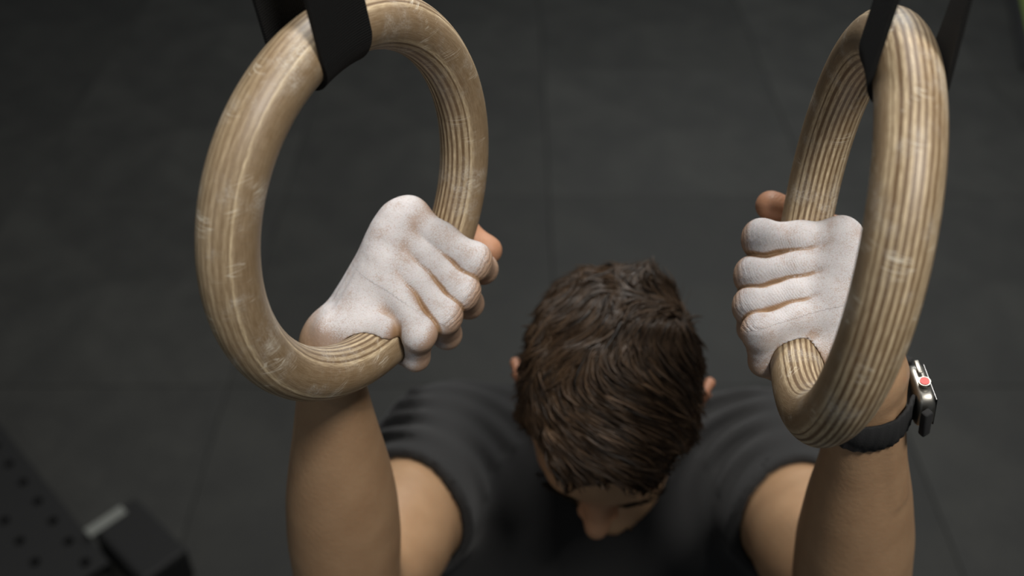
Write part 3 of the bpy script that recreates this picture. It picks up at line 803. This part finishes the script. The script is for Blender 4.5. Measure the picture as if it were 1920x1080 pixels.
# eyebrows
for s in (-1, 1):
    x = rng.uniform(14, 48, 90)
    f0 = np.array([hp(s * x_, 96 - (x_ / 48) ** 2 * 22, 33 + rng.uniform(-4, 3) - (x_ - 30) ** 2 / 120) for x_ in x])
    for it in range(3): f0 = f0 - hF * head_prim(f0)[:, None]
    V_, F_ = [], []
    for p in f0:
        d = nrm(hR * s + hU * rng.uniform(-.3, .5)); b0 = len(V_); w0 = hU * .0006
        V_ += [p - w0, p + w0, p + d * .009 + hF * .0008 + w0 * .4, p + d * .009 + hF * .0016 - w0 * .4]; F_.append((b0, b0 + 1, b0 + 2, b0 + 3))
    np_mesh('eyebrow', V_, F_, M_HAIR, person, attrs=dict(tone=np.full(len(V_), .15)))['kind'] = 'stuff'

# ------------------------------------------------------------------ smartwatch on the wrist at the edge-on ring
def watch():
    c0 = at(1632, 752, .642); a = nrm(E_R - W_R); ra = nrm(XX - a * (XX @ a)); rb = np.cross(a, ra)
    if rb[2] < 0: rb = -rb                            # rb points to the camera side
    root = empty('smartwatch', V2W @ Vector(c0), 'silver-cased smartwatch with red crown ring and black woven band on the wrist', 'watch')
    M_BAND = mat_fabric('woven_band', C(8, 8, 9), C(26, 26, 27), .0, 900)
    M_CASE = mat_plain('silver_case', C(150, 147, 140), .38, 1.0, .05)
    M_GLASS = mat_plain('black_glass', C(6, 6, 8), .08, 0, 0)
    M_RED = mat_plain('red_crown', C(205, 42, 30), .45, 0, 0)
    # measure the arm so that the band hugs it
    def radius(th):
        d = math.cos(th) * ra + math.sin(th) * rb; r_ = .02
        for _ in range(14): r_ -= float(body_f((c0 + d * r_)[None])[0]) * .9
        return r_
    N = 96; th = np.linspace(0, 2 * PI, N, endpoint=False); rr_ = np.array([radius(t) for t in th])
    rr_ = np.convolve(np.r_[rr_[-6:], rr_, rr_[:6]], np.ones(13) / 13, 'valid')
    rr_ = np.maximum(rr_, np.array([radius(t) for t in th])) + .0008
    gap = np.exp(-(np.minimum(th, 2 * PI - th) / .42) ** 4)
    rr_ = rr_ + gap * .002
    prof = [(-.0118, 0), (-.0125, .0012), (-.0118, .0024), (0, .0028), (.0118, .0024), (.0125, .0012), (.0118, 0), (0, -.0002)]
    V, F = [], []
    for i, t in enumerate(th):
        d = math.cos(t) * ra + math.sin(t) * rb; sl = 0.15
        for (w_, o_) in prof:
            rip = .0005 * math.sin(i * 2 * PI / 3 + (w_ > 0) * PI) if o_ > .001 else 0
            V.append(c0 + d * (rr_[i] + o_ + rip) + a * w_)
    K = len(prof)
    for i in range(N):
        if min(th[i], 2 * PI - th[i]) < .30: continue
        for j in range(K): F.append((i * K + j, i * K + (j + 1) % K, ((i + 1) % N) * K + (j + 1) % K, ((i + 1) % N) * K + j))
    np_mesh('band', V, F, M_BAND, root)['label'] = 'black woven band'
    # case on the outer side: local x = outward, y = around the wrist, z = along the arm
    ccent = c0 + ra * (radius(0) + .0085) - a * .0005
    Mx = V2W @ Matrix([[ra[k], rb[k], a[k], ccent[k]] for k in range(3)] + [[0, 0, 0, 1]])
    bm = bmesh.new(); bmesh.ops.create_cube(bm, size=1); bmesh.ops.scale(bm, vec=(.0105, .034, .030), verts=bm.verts)
    ed = [e for e in bm.edges if abs((e.verts[0].co - e.verts[1].co).x) > .005]
    bmesh.ops.bevel(bm, geom=ed, offset=.009, segments=6, profile=.5, affect='EDGES')
    ed = [e for e in bm.edges if abs(e.verts[0].co.x - e.verts[1].co.x) < 1e-6]
    bmesh.ops.bevel(bm, geom=ed, offset=.0028, segments=3, profile=.5, affect='EDGES')
    bmesh.ops.transform(bm, matrix=Mx, verts=bm.verts); case = bm_obj('case', bm, M_CASE, root, True)
    bm = box_bm((.0012, .029, .025), Mx @ Matrix.Translation((.0055, 0, 0)), .0005); bm_obj('screen', bm, M_GLASS, root)
    def disc(r_, h_, M):
        b = bmesh.new(); bmesh.ops.create_cone(b, cap_ends=True, segments=28, radius1=r_, radius2=r_, depth=h_); bmesh.ops.transform(b, matrix=M, verts=b.verts); return b
    cr = bm_obj('crown', disc(.0036, .0022, Mx @ Matrix.Translation((.0005, .004, -.0178))), M_CASE, root, False)
    bm_obj('crown_cap', disc(.0029, .0006, Mx @ Matrix.Translation((.0005, .004, -.0191))), M_RED, cr, False)['label'] = 'red crown end'
    bm = box_bm((.0030, .010, .0012), Mx @ Matrix.Translation((.0005, -.009, -.0172)), .0005); bm_obj('side_button', bm, M_CASE, root, True)
    for s in (-1, 1):
        bm = box_bm((.006, .005, .022), Mx @ Matrix.Translation((-.002, s * .0215, 0)) @ Matrix.Rotation(s * -.5, 4, 'Z'), .0012); bm_obj('lug', bm, M_BAND, root, True)
watch()

# ------------------------------------------------------------------ gym kit behind, out of focus
def floor_at(px, py, z=0.0):
    d = Vector(((px - 960) / 1900, (540 - py) / 1900, -1)); dw = V2W.to_3x3() @ d; o = V2W.translation
    t = (z - o.z) / dw.z; return o + dw * t
def rack():
    hgt = .10
    p0 = floor_at(-260, 470, hgt); p1 = floor_at(230, 1085, hgt)        # the edge seen against the floor
    ax = (p1 - p0).normalized(); side = Vector((ax.y, -ax.x, 0)).normalized()
    if side.x > 0: side = -side
    L = (p1 - p0).length; Wd = .26
    root = empty('rack_base', (p0.x, p0.y, 0), 'black steel rack base with rows of round holes, dark lower left corner', 'rack')
    M = Matrix([[ax.x, side.x, 0, p0.x], [ax.y, side.y, 0, p0.y], [0, 0, 1, 0], [0, 0, 0, 1]])
    # top plate with real holes: square cells with a 16-gon hole
    bm = bmesh.new(); cs = Wd / 3; n = int(L / cs); r_ = .013
    def v(x, y, z): return bm.verts.new(M @ Vector((x, y, z)))
    for i in range(n):
        for j in range(3):
            cx, cy = (i + .5) * cs, (j + .5) * cs; hs = cs / 2; hole = j in (0, 1)
            sq, ci, lo = [], [], []
            for k in range(16):
                t = k / 16 * 2 * PI + PI / 4; c_, s_ = math.cos(t), math.sin(t); m_ = max(abs(c_), abs(s_))
                sq.append(v(cx + hs * c_ / m_, cy + hs * s_ / m_, hgt))
                if hole: ci.append(v(cx + r_ * c_, cy + r_ * s_, hgt)); lo.append(v(cx + r_ * c_, cy + r_ * s_, hgt - .02))
            if hole:
                for k in range(16):
                    k2 = (k + 1) % 16; bm.faces.new((sq[k], sq[k2], ci[k2], ci[k])); bm.faces.new((ci[k], ci[k2], lo[k2], lo[k]))
            else: bm.faces.new(sq)
    bmesh.ops.remove_doubles(bm, verts=bm.verts, dist=1e-5)
    bm_obj('perforated_plate', bm, M_STEEL, root)
    LL = n * cs
    for y in (.002, Wd - .002):
        bm_obj('side_wall', box_bm((LL, .004, hgt - .001), M @ Matrix.Translation((LL / 2, y, hgt / 2 - .0005)), .001, 1), M_STEEL, root)
    # foot block with a pale strip
    a = floor_at(163, 1000, .12); b = floor_at(232, 954, .12); c = (a + b) / 2
    d = (b - a); ang = math.atan2(d.y, d.x)
    ft = empty('rubber_foot_block', (c.x, c.y, 0), 'small black block with a pale grey strip beside the rack base', 'block')
    bm_obj('block_body', box_bm((d.length * 1.25, .24, .115), Matrix.Translation((c.x, c.y, .0575)) @ Matrix.Rotation(ang, 4, 'Z') @ Matrix.Translation((.03, -.10, 0)), .012, 2), M_STEEL, ft)
    bm_obj('grey_strip', box_bm((d.length, .030, .006), Matrix.Translation((c.x, c.y, .118)) @ Matrix.Rotation(ang, 4, 'Z'), .001, 1), M_LABEL, ft)['label'] = 'pale grey strip'
rack()
a = floor_at(1898, -10, .02); b = floor_at(1925, 130, .02); d = (b - a).normalized(); sd = Vector((-d.y, d.x, 0))
if sd.x < 0: sd = -sd
mroot = empty('turf_mat', ((a.x + b.x) / 2, (a.y + b.y) / 2, 0), 'green mat with black edging, cut off at the top right corner', 'mat')
Mm = Matrix([[d.x, sd.x, 0, a.x], [d.y, sd.y, 0, a.y], [0, 0, 1, 0], [0, 0, 0, 1]])
bm_obj('turf_surface', box_bm((2.4, .8, .018), Mm @ Matrix.Translation((-.4, .44, .010)), .004, 1), M_GREEN, mroot)
bm_obj('edging', box_bm((2.4, .06, .020), Mm @ Matrix.Translation((-.4, .01, .0115)), .004, 1), M_EDGE, mroot)
print('done')
